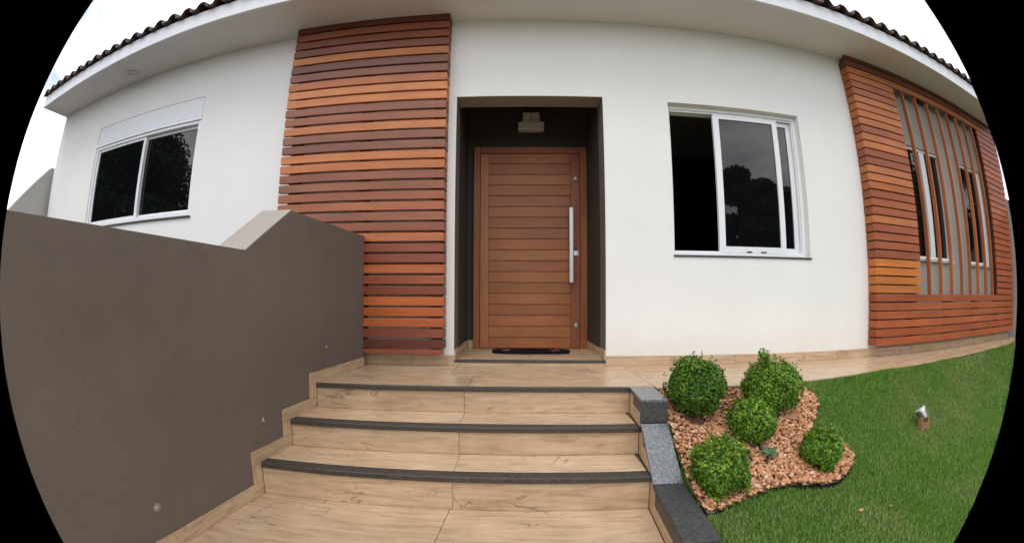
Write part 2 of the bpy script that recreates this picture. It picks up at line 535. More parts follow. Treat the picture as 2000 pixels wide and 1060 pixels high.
# ------------------------------------------------------------------ lower floor, landing, path
def slab_tiles(parent, z, tiles, mat, th=0.011, gap=0.0018):
    for poly in tiles:
        poly = [Vector(q) for q in poly]
        c = sum(poly, Vector((0, 0))) / len(poly)
        pp = [c + (q - c) * (1 - gap / max(0.05, (q - c).length) * 1.0) for q in poly]
        MB().prism([(q.x, q.y, z - th) for q in pp], [(q.x, q.y, z) for q in pp]).build('tile', mat, parent, 0.0012)

lf = thing('forecourt_floor', None, None, (0, -2.5, Z3)); lf['kind'] = 'structure'
MB().prism([(XW(-1.2) - 0.01, -1.2, -0.7), (XW(-6.6) - 0.01, -6.6, -0.7), (XC(-6.6), -6.6, -0.7), (XC(-1.2), -1.2, -0.7)],
           [(XW(-1.2) - 0.01, -1.2, Z3 - 0.012), (XW(-6.6) - 0.01, -6.6, Z3 - 0.012), (XC(-6.6), -6.6, Z3 - 0.012), (XC(-1.2), -1.2, Z3 - 0.012)]).build('floor_slab', 'grout', lf)
tl = []
yj = [-1.298, -1.9, -2.5, -3.1, -3.7, -4.3, -4.9, -5.5, -6.1, -6.6]
for i, (a, b) in enumerate(zip(yj[:-1], yj[1:])):
    j = -0.184 if i % 2 == 0 else 0.28
    ja, jb = j + 0.08 * (a + 1.3), j + 0.08 * (b + 1.3)
    tl.append([(XW(a) - 0.004, a), (XW(b) - 0.004, b), (jb, b), (ja, a)])
    tl.append([(ja, a), (jb, b), (XC(b) - 0.001, b), (XC(a) - 0.001, a)])
slab_tiles(lf, Z3, tl, 'tile_along_x')

ld = thing('landing', None, None, (0, -0.4, 0)); ld['kind'] = 'structure'
MB().prism([(XW(0.0), -0.001, -0.3), (XW(YL), YL + 0.02, -0.3), (1.06, YL + 0.02, -0.3), (1.06, -0.001, -0.3)],
           [(XW(0.0), -0.001, -0.0115), (XW(YL), YL + 0.02, -0.0115), (1.06, YL + 0.02, -0.0115), (1.06, -0.001, -0.0115)]).build('landing_slab', 'grout', ld)
yf = YL + 0.031
tl = [[(XW(-.42), -.42), (XW(yf), yf), (-.158, yf), (-.158, -.42)], [(-.158, -.42), (-.158, yf), (1.06, yf), (.86, -.42)],
      [(XW(-.001), -.001), (XW(-.42), -.42), (-.34, -.42), (-.34, -.001)], [(-.34, -.001), (-.34, -.42), (.86, -.42), (.70, -.001)],
      [(.70, -.001), (.86, -.42), (1.06, -.42), (1.06, -.001)]]
tl[1] = [(-.158, -.42), (-.158, yf), (1.06, yf), (1.06, -.42)]
tl.append([(-1.335, -.001), (-1.335, -.121), (-1.142, -.121), (-1.142, -.001)])
box('landing_slab', 'grout', (-1.335, -1.142, -.121, -.001, -.3, -.0115), ld)
slab_tiles(ld, 0.0, tl, 'tile_along_x')

pa = thing('path', None, None, (4, -0.3, 0)); pa['kind'] = 'structure'
px = [1.06, 1.6, 2.1, 2.5, 2.96, 3.5, 4.16, 5.0, 5.8, 6.6, 7.7]
for a, b in zip(px[:-1], px[1:]):
    ea, eb = float(path_edge(a)), float(path_edge(b))
    MB().prism([(a, -.001, -.3), (a, ea, -.3), (b, eb, -.3), (b, -.001, -.3)], [(a, -.001, -.0115), (a, ea, -.0115), (b, eb, -.0115), (b, -.001, -.0115)]).build('path_slab', 'nosing_granite', pa)
jx = [1.06, 2.1, 3.2, 4.3, 5.4, 6.5, 7.7]
tl = []
for a, b in zip(jx[:-1], jx[1:]):
    mids = [x for x in px if a < x < b]
    tl.append([(a, -.001)] + [(a, float(path_edge(a)) + .004)] + [(x, float(path_edge(x)) + .004) for x in mids] + [(b, float(path_edge(b)) + .004), (b, -.001)])
slab_tiles(pa, 0.0, tl, 'tile_along_x')

# ------------------------------------------------------------------ house
house = thing('house', 'single storey white plastered house with a deep eave, wooden front door and clay tiled roof', 'house', (0.3, 0, 0))
holes = [(-5.105, -3.124, 1.389, 2.698), (-0.385, 0.926, -0.2, 2.394), (1.534, 2.9185, 0.957, 2.371)]
w = MB(); wall_cells(w, XL, 3.80, -0.3, H, 0, 0.18, holes)
w.box(XL, XL + 0.18, 0.18, 7.0, -0.6, H); w.box(XL, XR, 7.0, 7.18, -0.6, H)
w.build('wall', 'white_plaster', house)
h2 = [(4.50, 5.36, 1.02, 2.33), (5.93, 6.66, 1.02, 2.33)]
w = MB(); wall_cells(w, 3.80, XR, -0.3, H, 0, 0.18, h2); w.box(XR - 0.18, XR, 0.18, 7.0, -0.6, H)
tag(w.build('wall', 'fin_wall_paint', house), 'grey wall stretch behind the upright wooden fins')
MB().box(XL + 0.18, XR - 0.18, 3.2, 3.3, -0.3, H).box(XL + 0.18, XR - 0.18, 0.9, 3.2, -0.1, -0.05).box(XL + 0.18, -0.6, 0.19, 0.9, -0.1, -0.05).box(1.1, XR - 0.18, 0.19, 0.9, -0.1, -0.05).build('inner_wall', 'unlit_interior', house)
# entrance recess
YD = 0.749
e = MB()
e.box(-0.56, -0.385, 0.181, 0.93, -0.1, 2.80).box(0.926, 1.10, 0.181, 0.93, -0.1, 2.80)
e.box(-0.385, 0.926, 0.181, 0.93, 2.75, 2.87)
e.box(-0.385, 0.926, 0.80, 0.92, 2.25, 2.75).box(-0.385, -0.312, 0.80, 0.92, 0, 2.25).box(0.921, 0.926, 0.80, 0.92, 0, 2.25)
e.build('entrance_recess', 'entry_shade_plaster', house)
# taupe lining of the opening through the front wall
for xa, xb in ((-0.3848, -0.3808), (0.9218, 0.9258)):
    box('opening_lining', 'taupe_plaster', (xa, xb, -0.002, 0.181, 0.135, 2.394), house)
box('lintel_lining', 'coping_paint', (-0.3808, 0.9218, -0.002, 0.181, 2.390, 2.3938), house)
# recess floor
box('floor_slab', 'grout', (-0.384, 0.925, 0.012, 0.92, -0.2, 0.029), house)
box('floor_riser', 'tile_along_x', (-0.384, 0.925, 0.0, 0.0115, 0.0, 0.022), house)
box('threshold_strip', 'nosing_granite', (-0.383, 0.924, -0.008, 0.045, 0.0225, 0.042), house, 0.002)
for a, b in ((-0.379, 0.28), (0.2825, 0.920)):
    box('tile', 'tile_along_x', (a, b, 0.0465, 0.79, 0.0295, 0.042), house, 0.001)
for x0, x1 in ((-0.3835, -0.3715), (0.9125, 0.9245)):
    box('skirting', 'tile_along_y', (x0, x1, 0.0, 0.745, 0.0425, 0.128), house, 0.001)
box('skirting', 'tile_along_x', (-0.371, -0.315, 0.786, 0.7985, 0.0425, 0.128), house, 0.001)
# skirting along the facade
for a, b in ((-1.34, -0.75), (-0.748, -0.3865), (0.928, 2.10), (2.102, 3.24), (3.242, 4.4), (4.402, 5.6), (5.602, 6.8), (6.802, 7.5)):
    box('skirting', 'tile_along_x', (a, b, -0.0125, -0.0005, 0.0005, 0.085), house, 0.001)

# eave: soffit, fascia, roof
YE = -0.50
box('soffit', 'soffit_paint', (XL, XR - 0.03, YE, 0.0, H, H + 0.03), house)
fa = MB().box(XL - 0.005, XR - 0.025, YE - 0.03, YE - 0.0005, H - 0.008, 3.365).box(XL - 0.005, XL + 0.02, YE - 0.0005, 7.2, H + 0.031, 3.365)
fa.build('fascia', 'white_gutter', house, 0.004)
# pediment above the walls, closing the eave
box('soffit', 'soffit_paint', (XL, XR - 0.03, 0.0005, 7.18, H + 0.001, H + 0.03), house)
sl = 0.30
rf = MB()
y0, y1 = YE - 0.02, 3.4
rf.prism([(XL, y0, 3.372), (XL, y1, 3.372 + sl * (y1 - y0)), (XL, 7.3, 3.372), (XL, 7.3, 3.345), (XL, y0, 3.345)], [(XR, y0, 3.372), (XR, y1, 3.372 + sl * (y1 - y0)), (XR, 7.3, 3.372), (XR, 7.3, 3.345), (XR, y0, 3.345)])
roof = rf.build('roof', 'clay_tile', house)
P = 0.215
prof = [(-0.1075, 0.0), (-0.066, 0.0), (-0.040, 0.055), (-0.018, 0.066), (0.018, 0.066), (0.040, 0.055), (0.066, 0.0), (0.1075, 0.0)]
def tile_outline(th):
    up = [(x, z + th) for x, z in prof]
    dn = [(x, z) for x, z in reversed(prof)]
    return up + dn
L = 0.40
tm = MB().prism([(x * 1.01, -L / 2, z - sl * L / 2) for x, z in tile_outline(0.016)], [(x * 0.98, L / 2, z + sl * L / 2 - 0.002) for x, z in tile_outline(0.016)])
tile_me = tm.mesh('roof_tile', 'clay_tile', (0, 0, 0), 0.0)
nt = int((XR - XL) / P)
for kx in range(nt + 1):
    x = XL + 0.08 + kx * P
    if x > XR:
        break
    o = link('roof_tile', tile_me, (x, YE - 0.09 + L / 2 + random.uniform(-.006, .006), 3.378 + sl * L / 2 - 0.02 + random.uniform(-.004, .004)), roof)
    o.rotation_euler = (random.uniform(-.02, .02), random.uniform(-.02, .02), random.uniform(-.02, .02))
up = MB()
for row in range(1, 11):
    for kx in range(0, nt + 1):
        x = XL + 0.08 + kx * P
        if x > XR: break
        yy = YE - 0.09 + L / 2 + row * 0.34
        up.add([(x + vx, yy + vy, 3.378 + sl * (yy - YE + 0.09) - 0.02 + 0.012 + vz) for vx, vy, vz in tm.v], tm.f)
o = up.build('roof_tile_courses', 'clay_tile', roof); o['kind'] = 'stuff'

# windows of the house
def pane(parent, x0, x1, y, z0, z1, name='pane'):
    return box(name, 'dark_tinted_glass', (x0, x1, y - 0.002, y + 0.002, z0, z1), parent)
def frame_bars(x0, x1, z0, z1, y0, y1, wl, wr, wt, wb):
    return MB().box(x0, x0 + wl, y0, y1, z0, z1).box(x1 - wr, x1, y0, y1, z0, z1).box(x0 + wl, x1 - wr, y0, y1, z1 - wt, z1).box(x0 + wl, x1 - wr, y0, y1, z0, z0 + wb)

# right hand window: sliding, left third open
x0, x1, z0, z1 = 1.534, 2.9185, 0.957, 2.371
win = frame_bars(x0 + .001, x1 - .001, z0 + .001, z1 - .001, 0.055, 0.15, 0.03, 0.035, 0.035, 0.035).build('window', 'white_aluminium', house, 0.002)
win['label'] = 'sliding window beside the entrance with its left third open'
for yy in (0.072, 0.107, 0.142):
    MB().box(x0 + .031, x1 - .036, yy - 0.003, yy + 0.003, z0 + .036, z0 + .052).box(x0 + .031, x1 - .036, yy - 0.003, yy + 0.003, z1 - .052, z1 - .036).box(x1 - .046, x1 - .0365, yy - .003, yy + .003, z0 + .0525, z1 - .0525).build('track', 'white_aluminium', win)
sa = frame_bars(2.0, 2.70, 1.0, 2.325, 0.062, 0.088, 0.062, 0.055, 0.05, 0.055).build('sash', 'white_aluminium', win, 0.002)
pane(win, 2.06, 2.65, 0.076, 1.05, 2.28)
sb = frame_bars(2.22, 2.882, 1.0, 2.325, 0.094, 0.120, 0.05, 0.055, 0.05, 0.055).build('sash', 'white_aluminium', win, 0.002)
pane(win, 2.268, 2.83, 0.107, 1.05, 2.28)
for xx in (2.27, 2.42):
    box('latch', 'black_rubber', (xx, xx + 0.05, 0.052, 0.061, 1.003, 1.012), win)
box('sill', 'nosing_granite', (x0 - 0.005, x1 + 0.012, -0.012, 0.054, z0 - 0.012, z0 + 0.004), win, 0.002)

# left window with roller shutter box
x0, x1, z0, z1 = -5.105, -3.124, 1.389, 2.698
win = frame_bars(x0 + .001, x1 - .001, z0 + .001, 2.43, 0.012, 0.10, 0.045, 0.045, 0.035, 0.05).build('window', 'white_aluminium', house, 0.002)
win['label'] = 'two pane window under a roller shutter box'
sh = box('shutter_box', 'white_aluminium', (x0 + .001, x1 - .001, 0.010, 0.17, 2.431, z1 - .001), win, 0.002)
for i in range(7):
    zz = 2.478 + i * 0.031
    box('shutter_slat', 'white_aluminium', (x0 + .012, x1 - .012, 0.004, 0.0095, zz, zz + 0.0298), win, 0.001)
box('shutter_slat', 'white_aluminium', (x0 + .006, x1 - .006, -0.004, 0.0115, 2.432, 2.470), win, 0.0015)
frame_bars(x0 + .047, -4.03, z0 + .052, 2.394, 0.030, 0.055, 0.035, 0.045, 0.03, 0.035).build('sash', 'white_aluminium', win, 0.002)
pane(win, x0 + .08, -4.07, 0.044, z0 + .085, 2.366)
frame_bars(-4.075, x1 - .047, z0 + .052, 2.394, 0.060, 0.085, 0.045, 0.03, 0.03, 0.035).build('sash', 'white_aluminium', win, 0.002)
pane(win, -4.035, x1 - .075, 0.073, z0 + .085, 2.366)
box('sill', 'nosing_granite', (x0 - .005, x1 + .01, -0.022, 0.011, z0 - .012, z0 + .006), win, 0.002)

# two windows behind the wooden fins
for (a, b), st_ in (((4.50, 5.36), (4.90, 5.0)), ((5.93, 6.66), (6.53, 6.62))):
    win = frame_bars(a + .001, b - .001, 1.021, 2.329, 0.02, 0.09, 0.025, 0.025, 0.03, 0.03).build('window', 'white_aluminium', house, 0.002)
    box('sash', 'white_aluminium', (st_[0], st_[1], 0.024, 0.05, 1.053, 2.297), win, 0.002)
    pane(win, a + .027, st_[0] - .001, 0.06, 1.052, 2.298)
    pane(win, st_[1] + .001, b - .027, 0.06, 1.052, 2.298)
    box('sill', 'grey_plaster', (a - .03, b + .03, -0.03, 0.019, 0.99, 1.0195), win, 0.002)

# ------------------------------------------------------------------ front door
WOODD = (0.315, 0.112, 0.034)
dfr = MB().box(-0.312, -0.243, YD, 0.80, 0.0425, 2.245).box(0.846, 0.921, YD, 0.80, 0.0425, 2.245).build('door_frame', 'wood_along_z', house, 0.003, False, (0.275, 0.098, 0.038))
door = box('door', 'wood_along_z', (-0.239, 0.842, 0.778, 0.797, 0.048, 2.171), house, 0.0, (0.12, 0.045, 0.02))
box('frame_head', 'wood_along_x', (-0.243, 0.846, YD, 0.80, 2.175, 2.245), dfr, 0.002, (0.25, 0.088, 0.035))
box('stile', 'wood_along_z', (-0.239, -0.149, 0.762, 0.777, 0.048, 2.171), door, 0.002, (0.40, 0.160, 0.055))
box('stile', 'wood_along_z', (0.742, 0.842, 0.762, 0.777, 0.048, 2.171), door, 0.002, (0.27, 0.092, 0.035))
zb, pit = 0.048, 0.1183
pl_me = MB().box(-0.1475, 0.7405, 0.7645, 0.777, 0, pit - 0.006).mesh('plank', 'wood_along_x', (0.2965, 0.77, pit / 2 - 0.003), 0.002)
for i in range(18):
    z = zb + i * pit
    if z + pit > 2.18:
        break
    q = random.uniform(0.93, 1.07)
    link('plank', pl_me, (0.2965, 0.77, z + pit / 2 - 0.003), door, (WOODD[0] * q, WOODD[1] * q * random.uniform(.95, 1.06), WOODD[2] * q))
zt = zb + 17 * pit + 0.0
hd = box('handle', 'brushed_steel', (0.716, 0.760, 0.690, 0.715, 0.75, 1.555), door, 0.003)
for zz in (0.86, 1.43):
    MB().lathe((0.738, 0.7155, zz), (0, 1, 0), [(0, 0.010), (0.047, 0.010)], 12).build('handle_post', 'brushed_steel', hd)
box('lock_plate', 'satin_nickel', (0.772, 0.826, 0.752, 0.7615, 1.045, 1.098), door, 0.003)
MB().lathe((0.796, 0.762, 1.888), (0, -1, 0), [(0, 0.021), (0.008, 0.021), (0.018, 0.014), (0.030, 0.012), (0.032, 0.006)], 16).build('door_viewer', 'white_aluminium', door, 0, True)
lc = MB().lathe((0.805, 0.762, 0.294), (0, -1, 0), [(0, 0.024), (0.005, 0.024), (0.007, 0.018)], 18).build('lock_cylinder', 'satin_nickel', door)
MB().box(0.803, 0.807, 0.7535, 0.7548, 0.286, 0.302).build('keyhole', 'black_rubber', lc)

# ------------------------------------------------------------------ slatted wooden screens
def alb(c, kf=1.0):
    c = tuple(v * 0.84 + w * 0.16 for v, w in zip(c, (150, 84, 52)))
    a = srgb(*c); m_ = sum(a) / 3
    return tuple(min(0.75, (v * 0.93 + m_ * 0.07) * kf * w_) for v, w_ in zip(a, (1.02, 1.05, 0.84)))
KF = 1.26
PIT, SH = 0.09, 0.0715
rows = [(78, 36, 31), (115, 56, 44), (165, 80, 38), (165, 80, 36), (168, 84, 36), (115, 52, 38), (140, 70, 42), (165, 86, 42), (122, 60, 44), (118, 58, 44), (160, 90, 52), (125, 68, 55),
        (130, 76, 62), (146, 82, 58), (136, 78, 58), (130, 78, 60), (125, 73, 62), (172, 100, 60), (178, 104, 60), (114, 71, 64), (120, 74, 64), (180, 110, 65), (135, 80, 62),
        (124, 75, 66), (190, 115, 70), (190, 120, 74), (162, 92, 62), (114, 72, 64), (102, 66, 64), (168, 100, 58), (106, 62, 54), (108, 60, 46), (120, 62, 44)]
SX0, SX1 = -1.975, -0.455
YF = -0.121
sc1 = thing('slat_screen', 'tall wooden slat screen on the white wall between entrance and taupe wall', 'wooden screen', (-1.2, YF, 0.1), 'wooden slat screens on the house front')
fr_me = MB().box(SX0, SX1, YF, YF + 0.028, -SH / 2, SH / 2).mesh('slat', 'wood_along_x', ((SX0 + SX1) / 2, YF + 0.014, 0), 0.0022)
rt_me = MB().box(SX1 - 0.0285, SX1, YF + 0.0285, -0.001, -SH / 2, SH / 2).mesh('slat', 'wood_along_y', (SX1 - 0.01425, (YF + 0.0275) / 2, 0), 0.002)
zc0 = 0.191
for kk in range(33):
    z = zc0 + kk * PIT + random.uniform(-.0012, .0012)
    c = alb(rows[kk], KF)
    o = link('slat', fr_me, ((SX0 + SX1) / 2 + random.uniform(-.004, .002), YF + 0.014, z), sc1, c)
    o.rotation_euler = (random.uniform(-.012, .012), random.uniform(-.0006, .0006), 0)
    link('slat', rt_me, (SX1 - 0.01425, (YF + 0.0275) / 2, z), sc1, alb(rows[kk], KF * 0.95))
zt = zc0 + 33 * PIT - SH / 2
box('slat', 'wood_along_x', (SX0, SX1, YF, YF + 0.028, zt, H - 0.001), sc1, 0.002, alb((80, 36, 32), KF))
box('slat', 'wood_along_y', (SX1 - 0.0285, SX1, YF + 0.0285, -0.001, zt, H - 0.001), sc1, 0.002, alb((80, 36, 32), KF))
box('slat', 'wood_along_x', (SX0, SX1, YF, YF + 0.028, 0.108, 0.146), sc1, 0.002, alb((135, 66, 46), KF))
for xb in (-1.86, -1.188, -0.528):
    box('batten', 'wood_along_z', (xb - 0.037, xb + 0.037, YF + 0.030, -0.001, 0.112, H - 0.002), sc1, 0.0, (0.09, 0.035, 0.02))

def screws(parent, xs_, zs_):
    mb = MB()
    for z in zs_:
        for x in xs_:
            mb.lathe((x + random.uniform(-.006, .006), YF + .0004, z + random.uniform(-.008, .008)), (0, -1, 0), [(0, .0048), (.0010, .0044)], 8)
    o = mb.build('screw_heads', 'wood_plug', parent); o['kind'] = 'stuff'
screws(sc1, (-1.86, -1.188, -0.528), [zc0 + kk * PIT for kk in range(33)])

# right screen
X2, X3 = 3.672, XR
A2, B2 = 4.43, 6.70
sc2 = thing('slat_screen', 'wide wooden slat screen framing two windows with a row of upright fins', 'wooden screen', (5.6, YF, 0.1), 'wooden slat screens on the house front')
P2 = 0.0865; S2 = 0.0735
n2 = 36
zbeg = 0.118
def slat_mesh(x0, x1):
    return MB().box(x0, x1, YF, YF + 0.028, -S2 / 2, S2 / 2).mesh('slat', 'wood_along_x', ((x0 + x1) / 2, YF + 0.014, 0), 0.0022)
m_full, m_left, m_right = slat_mesh(X2, X3), slat_mesh(X2, A2), slat_mesh(B2, X3)
rt2 = MB().box(X2, X2 + 0.0285, YF + 0.0285, -0.001, -S2 / 2, S2 / 2).mesh('slat', 'wood_along_y', (X2 + 0.01425, (YF + 0.0275) / 2, 0), 0.002)
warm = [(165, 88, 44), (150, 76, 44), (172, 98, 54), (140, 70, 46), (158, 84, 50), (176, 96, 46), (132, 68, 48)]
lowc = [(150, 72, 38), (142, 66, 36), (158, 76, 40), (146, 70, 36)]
for kk in range(n2):
    z = zbeg + S2 / 2 + kk * P2
    if z + S2 / 2 > H:
        break
    full = z < 0.60 or z > 2.94
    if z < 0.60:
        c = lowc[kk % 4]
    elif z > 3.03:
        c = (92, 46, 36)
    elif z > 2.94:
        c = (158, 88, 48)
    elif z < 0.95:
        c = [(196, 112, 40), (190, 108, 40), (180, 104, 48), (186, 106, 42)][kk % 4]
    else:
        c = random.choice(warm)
    for me, xc in (((m_full, (X2 + X3) / 2),) if full else ((m_left, (X2 + A2) / 2), (m_right, (B2 + X3) / 2))):
        cc = c if me is not m_right else random.choice(lowc)
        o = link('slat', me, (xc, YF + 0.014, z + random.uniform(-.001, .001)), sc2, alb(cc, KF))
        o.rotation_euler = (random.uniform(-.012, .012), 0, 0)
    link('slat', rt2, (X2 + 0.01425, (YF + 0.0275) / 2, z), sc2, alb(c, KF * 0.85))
    last = z
box('slat', 'wood_along_x', (X2, X3, YF, YF + 0.028, last + S2 / 2 + 0.014, H - 0.001), sc2, 0.002, alb((88, 44, 36), KF))
for xb in (3.742, 4.34, 5.15, 5.95, 6.78, 7.45):
    mid = A2 < xb < B2
    if mid:
        box('batten', 'wood_along_z', (xb - .06, xb + .06, YF + .03, -.001, .12, .565), sc2, 0, (0.09, 0.035, 0.02))
        box('batten', 'wood_along_z', (xb - .06, xb + .06, YF + .03, -.001, 2.97, H - .002), sc2, 0, (0.09, 0.035, 0.02))
    else:
        box('batten', 'wood_along_z', (xb - .04, xb + .04, YF + .03, -.001, .12, H - .002), sc2, 0, (0.09, 0.035, 0.02))
fin_me = MB().box(-0.010, 0.010, YF + 0.01, YF + 0.062, 0.575, 2.965).mesh('fin', 'wood_along_z', (0, YF + 0.036, 1.77), 0.002)
for i, xf in enumerate((4.645, 4.915, 5.19, 5.47, 5.73, 6.0, 6.27, 6.53)):
    o = link('fin', fin_me, (xf, YF + 0.036, 1.77), sc2, alb(random.choice([(170, 96, 58), (150, 84, 58), (158, 90, 56)]), KF))
    o.rotation_euler = (random.uniform(-.003, .003), random.uniform(-.008, .008), random.uniform(-.1, .1))

# ------------------------------------------------------------------ taupe wall beside the steps
gw = thing('garden_wall', 'taupe rendered wall with a sloping step in its top beside the entrance stairs', 'wall', (XW(-1.5), -1.5, Z3))
zA, zB, yA, yB, y_near, y_far = 1.10, 0.812, -1.025, -1.366, -6.6, -0.124
TH = 0.21
outl = [(y_far, -0.7), (y_near, -0.7), (y_near, zB), (yB, zB), (yA, zA), (y_far, zA)]
MB().prism([(XW(y), y, z) for y, z in outl], [(XW(y) - TH, y, z) for y, z in outl]).build('wall_body', 'taupe_plaster', gw)
cop = [(yB - 0.0005, zB + .0005), (yA, zA + .0015)]
MB().prism([(XW(yB), yB - .001, zB + .0003), (XW(yA), yA, zA + .0005), (XW(yA), yA, zA + .0065), (XW(yB), yB - .001, zB + .006)],
           [(XW(yB) - TH, yB - .001, zB + .0003), (XW(yA) - TH, yA, zA + .0005), (XW(yA) - TH, yA, zA + .0065), (XW(yB) - TH, yB - .001, zB + .006)]).build('sloping_coping', 'coping_paint', gw)
# stepped tile skirting up the wall
def sk(parent, X, side, pts, mat, t=0.011):
    MB().prism([(X(y) , y, z) for y, z in pts], [(X(y) + side * t, y, z) for y, z in pts]).build('tile', mat, parent, 0.001)
hs = 0.075
y1_, y2_, y3_ = YL, YL - T, YL - 2 * T
s = 0.055
XWs = lambda y: XW(y) + 0.0005
sk(gw, XWs, 1, [(-0.126, 0.0005), (-.45, .0005), (-.45, hs), (-.126, hs)], 'tile_along_y')
sk(gw, XWs, 1, [(-.452, .0005), (y1_ - s, .0005), (y1_ - s, hs), (-.452, hs)], 'tile_along_y')
for yy, za, zbb, ynext in ((y1_, 0.0, Z1, y2_), (y2_, Z1, Z2, y3_), (y3_, Z2, Z3, -1.9)):
    sk(gw, XWs, 1, [(yy + .0105, zbb + hs + .002), (yy - s, zbb + hs + .002), (yy - s, za - .001), (yy + .0105, za - .001)], 'tile_along_z')
    sk(gw, XWs, 1, [(yy + .0105, zbb + .001), (ynext - (s if ynext > -1.6 else 0), zbb + .001), (ynext - (s if ynext > -1.6 else 0), zbb + hs), (yy + .0105, zbb + hs)], 'tile_along_y')
for a, b in ((-1.902, -3.1), (-3.102, -4.3), (-4.302, -5.5), (-5.502, -6.6)):
    sk(gw, XWs, 1, [(a, Z3 + .001), (b, Z3 + .001), (b, Z3 + hs), (a, Z3 + hs)], 'tile_along_y')

# step lights set in the wall
for i, ((yy, zz), lab) in enumerate((((-0.643, 0.229), 'small round step light in the taupe wall level with the landing, uppermost of the three'),
                                     ((-1.258, -0.103), 'small round step light in the taupe wall above the middle step'),
                                     ((-1.957, -0.290), 'small round step light in the taupe wall above the lower floor, lowest of the three'))):
    o = thing('step_light', lab, 'wall light', (XW(yy), yy, zz), 'step lights in the taupe wall')
    nx = Vector((1, -0.088, 0)).normalized()
    rg = MB()
    seg = 20
    a_ = nx.orthogonal().normalized(); b_ = nx.cross(a_); cc = Vector((XW(yy), yy, zz)) + nx * 0.0004
    ring = [(0.0, 0.019), (0.005, 0.019), (0.005, 0.0135), (0.0, 0.0135)]
    for h_, r1 in ring:
        for j in range(seg):
            t = 2 * math.pi * j / seg
            rg.v.append(tuple(cc + nx * h_ + (a_ * math.cos(t) + b_ * math.sin(t)) * r1))
    for q in range(4):
        for j in range(seg):
            rg.f.append((q * seg + j, q * seg + (j + 1) % seg, ((q + 1) % 4) * seg + (j + 1) % seg, ((q + 1) % 4) * seg + j))
    rg.build('bezel', 'satin_nickel', o, 0, False)
    MB().lathe(cc, nx, [(0.0002, 0.013), (0.003, 0.012), (0.004, 0.006)], 16).build('lens', 'clear_lens', o, 0, True)

# ------------------------------------------------------------------ entrance steps
steps = thing('entrance_steps', 'three wide tiled steps with dark granite nosings leading up to the door', 'steps', (-0.15, -1.05, Z3))
core = MB()
lv = [0.0, Z1, Z2, Z3]
for i in range(3):
    yfr = YL - i * T + 0.024
    yb = (YL - (i - 1) * T + 0.024) if i else YL + 0.1
    if i == 0:
        continue
    core.prism([(XW(yfr) - .0005, yfr, -0.7), (XC(yfr), yfr, -0.7), (XC(yb), yb - .0, -0.7), (XW(yb) - .0005, yb, -0.7)],
               [(XW(yfr) - .0005, yfr, lv[i] - .0125), (XC(yfr), yfr, lv[i] - .0125), (XC(yb), yb, lv[i] - .0125), (XW(yb) - .0005, yb, lv[i] - .0125)])
yfr = YL + .024; yb = YL + .0205 + .05
core.prism([(XW(yfr), yfr, -.7), (XC(yfr), yfr, -.7), (XC(yb), yb, -.7), (XW(yb), yb, -.7)], [(XW(yfr), yfr, -.301), (XC(yfr), yfr, -.301), (XC(yb), yb, -.301), (XW(yb), yb, -.301)])
core.build('step_core', 'grout', steps)
for i in range(3):
    yn = YL - i * T
    za, zbb = lv[i], lv[i + 1]
    xa, xb = XW(yn) + .012, XC(yn) - .0005
    if i == 0:
        xb = XC(yn) + .0
    nd = (.030, .068, .068)[i]
    # nosing: granite strip with a slim front edge
    MB().prism([(xa, yn, za - .029), (xa, yn, za + .0006), (xa, yn + nd, za + .0006), (xa, yn + nd, za - .0115), (xa, yn + .0235, za - .0115), (xa, yn + .0235, za - .029)],
               [(xb, yn, za - .029), (xb, yn, za + .0006), (xb, yn + nd, za + .0006), (xb, yn + nd, za - .0115), (xb, yn + .0235, za - .0115), (xb, yn + .0235, za - .029)]).build('nosing', 'nosing_granite', steps, 0.003)
    # riser tiles, joint near the middle
    jx_ = -.17 + (-.012, -.006, .0)[i]
    for a, b in ((XW(yn) + .013, jx_ - .001), (jx_ + .001, XC(yn) - .0005)):
        box('tile', 'tile_along_x', (a, b, yn + .012, yn + .0232, zbb + .0005, za - .0296), steps, 0.001)
    # tread tiles behind the nosing
    if i:
        for a, b in ((XW(yn) + .013, jx_ - .001), (jx_ + .001, XC(yn) - .0005)):
            box('tile', 'tile_along_x', (a, b, yn + .0695, yn + T + .0115, za - .012, za), steps, 0.001)

# ------------------------------------------------------------------ low granite capped wall on the other side
lw = thing('low_wall', 'low granite capped retaining wall stepping down between the stairs and the garden bed', 'wall', (0.95, -1.3, Z3))
CW = 0.158
capz = [(-0.79, -0.001), (-1.065, -0.001), (-1.065, -0.135), (-1.10, -0.138), (-1.345, -0.345), (-1.80, -0.352), (-1.80, -0.47), (-2.05, -0.505), (-6.6, -0.505)]
body = [(-0.79, -0.75), (-6.6, -0.75)] + [(y, z - .02) for y, z in reversed(capz)]
bd = [(-0.765, -0.75)] + [(-6.6, -0.75), (-6.6, -.526), (-2.06, -.526), (-1.78, -.474), (-1.78, -.372), (-1.335, -.366), (-1.085, -.156), (-1.045, -.15), (-1.045, -.021), (-0.765, -.021)]
MB().prism([(XC(y) + .012, y, z) for y, z in bd], [(XC(y) + CW - .012, y, z) for y, z in bd]).build('wall_body', 'taupe_plaster', lw)
def slab(a, b, th=0.018, mat='granite'):
    (ya, za), (yb, zb_) = a, b
    d = Vector((0, yb - ya, zb_ - za)).normalized()
    nn = Vector((0, -d.z, d.y)) if d.y < 0 else Vector((0, d.z, -d.y))
    if nn.z < 0 or (abs(nn.z) < 1e-3 and nn.y > 0):
        nn = -nn
    q = [(ya, za), (yb, zb_), (yb - nn.y * th, zb_ - nn.z * th), (ya - nn.y * th, za - nn.z * th)]
    MB().prism([(XC(y), y, z) for y, z in q], [(XC(y) + CW, y, z) for y, z in q]).build('coping_slab', mat, lw, 0.002)
slab((-0.765, 0.0), (-1.068, 0.0))
slab((-1.064, -0.0185), (-1.064, -0.136), mat='rough_granite')
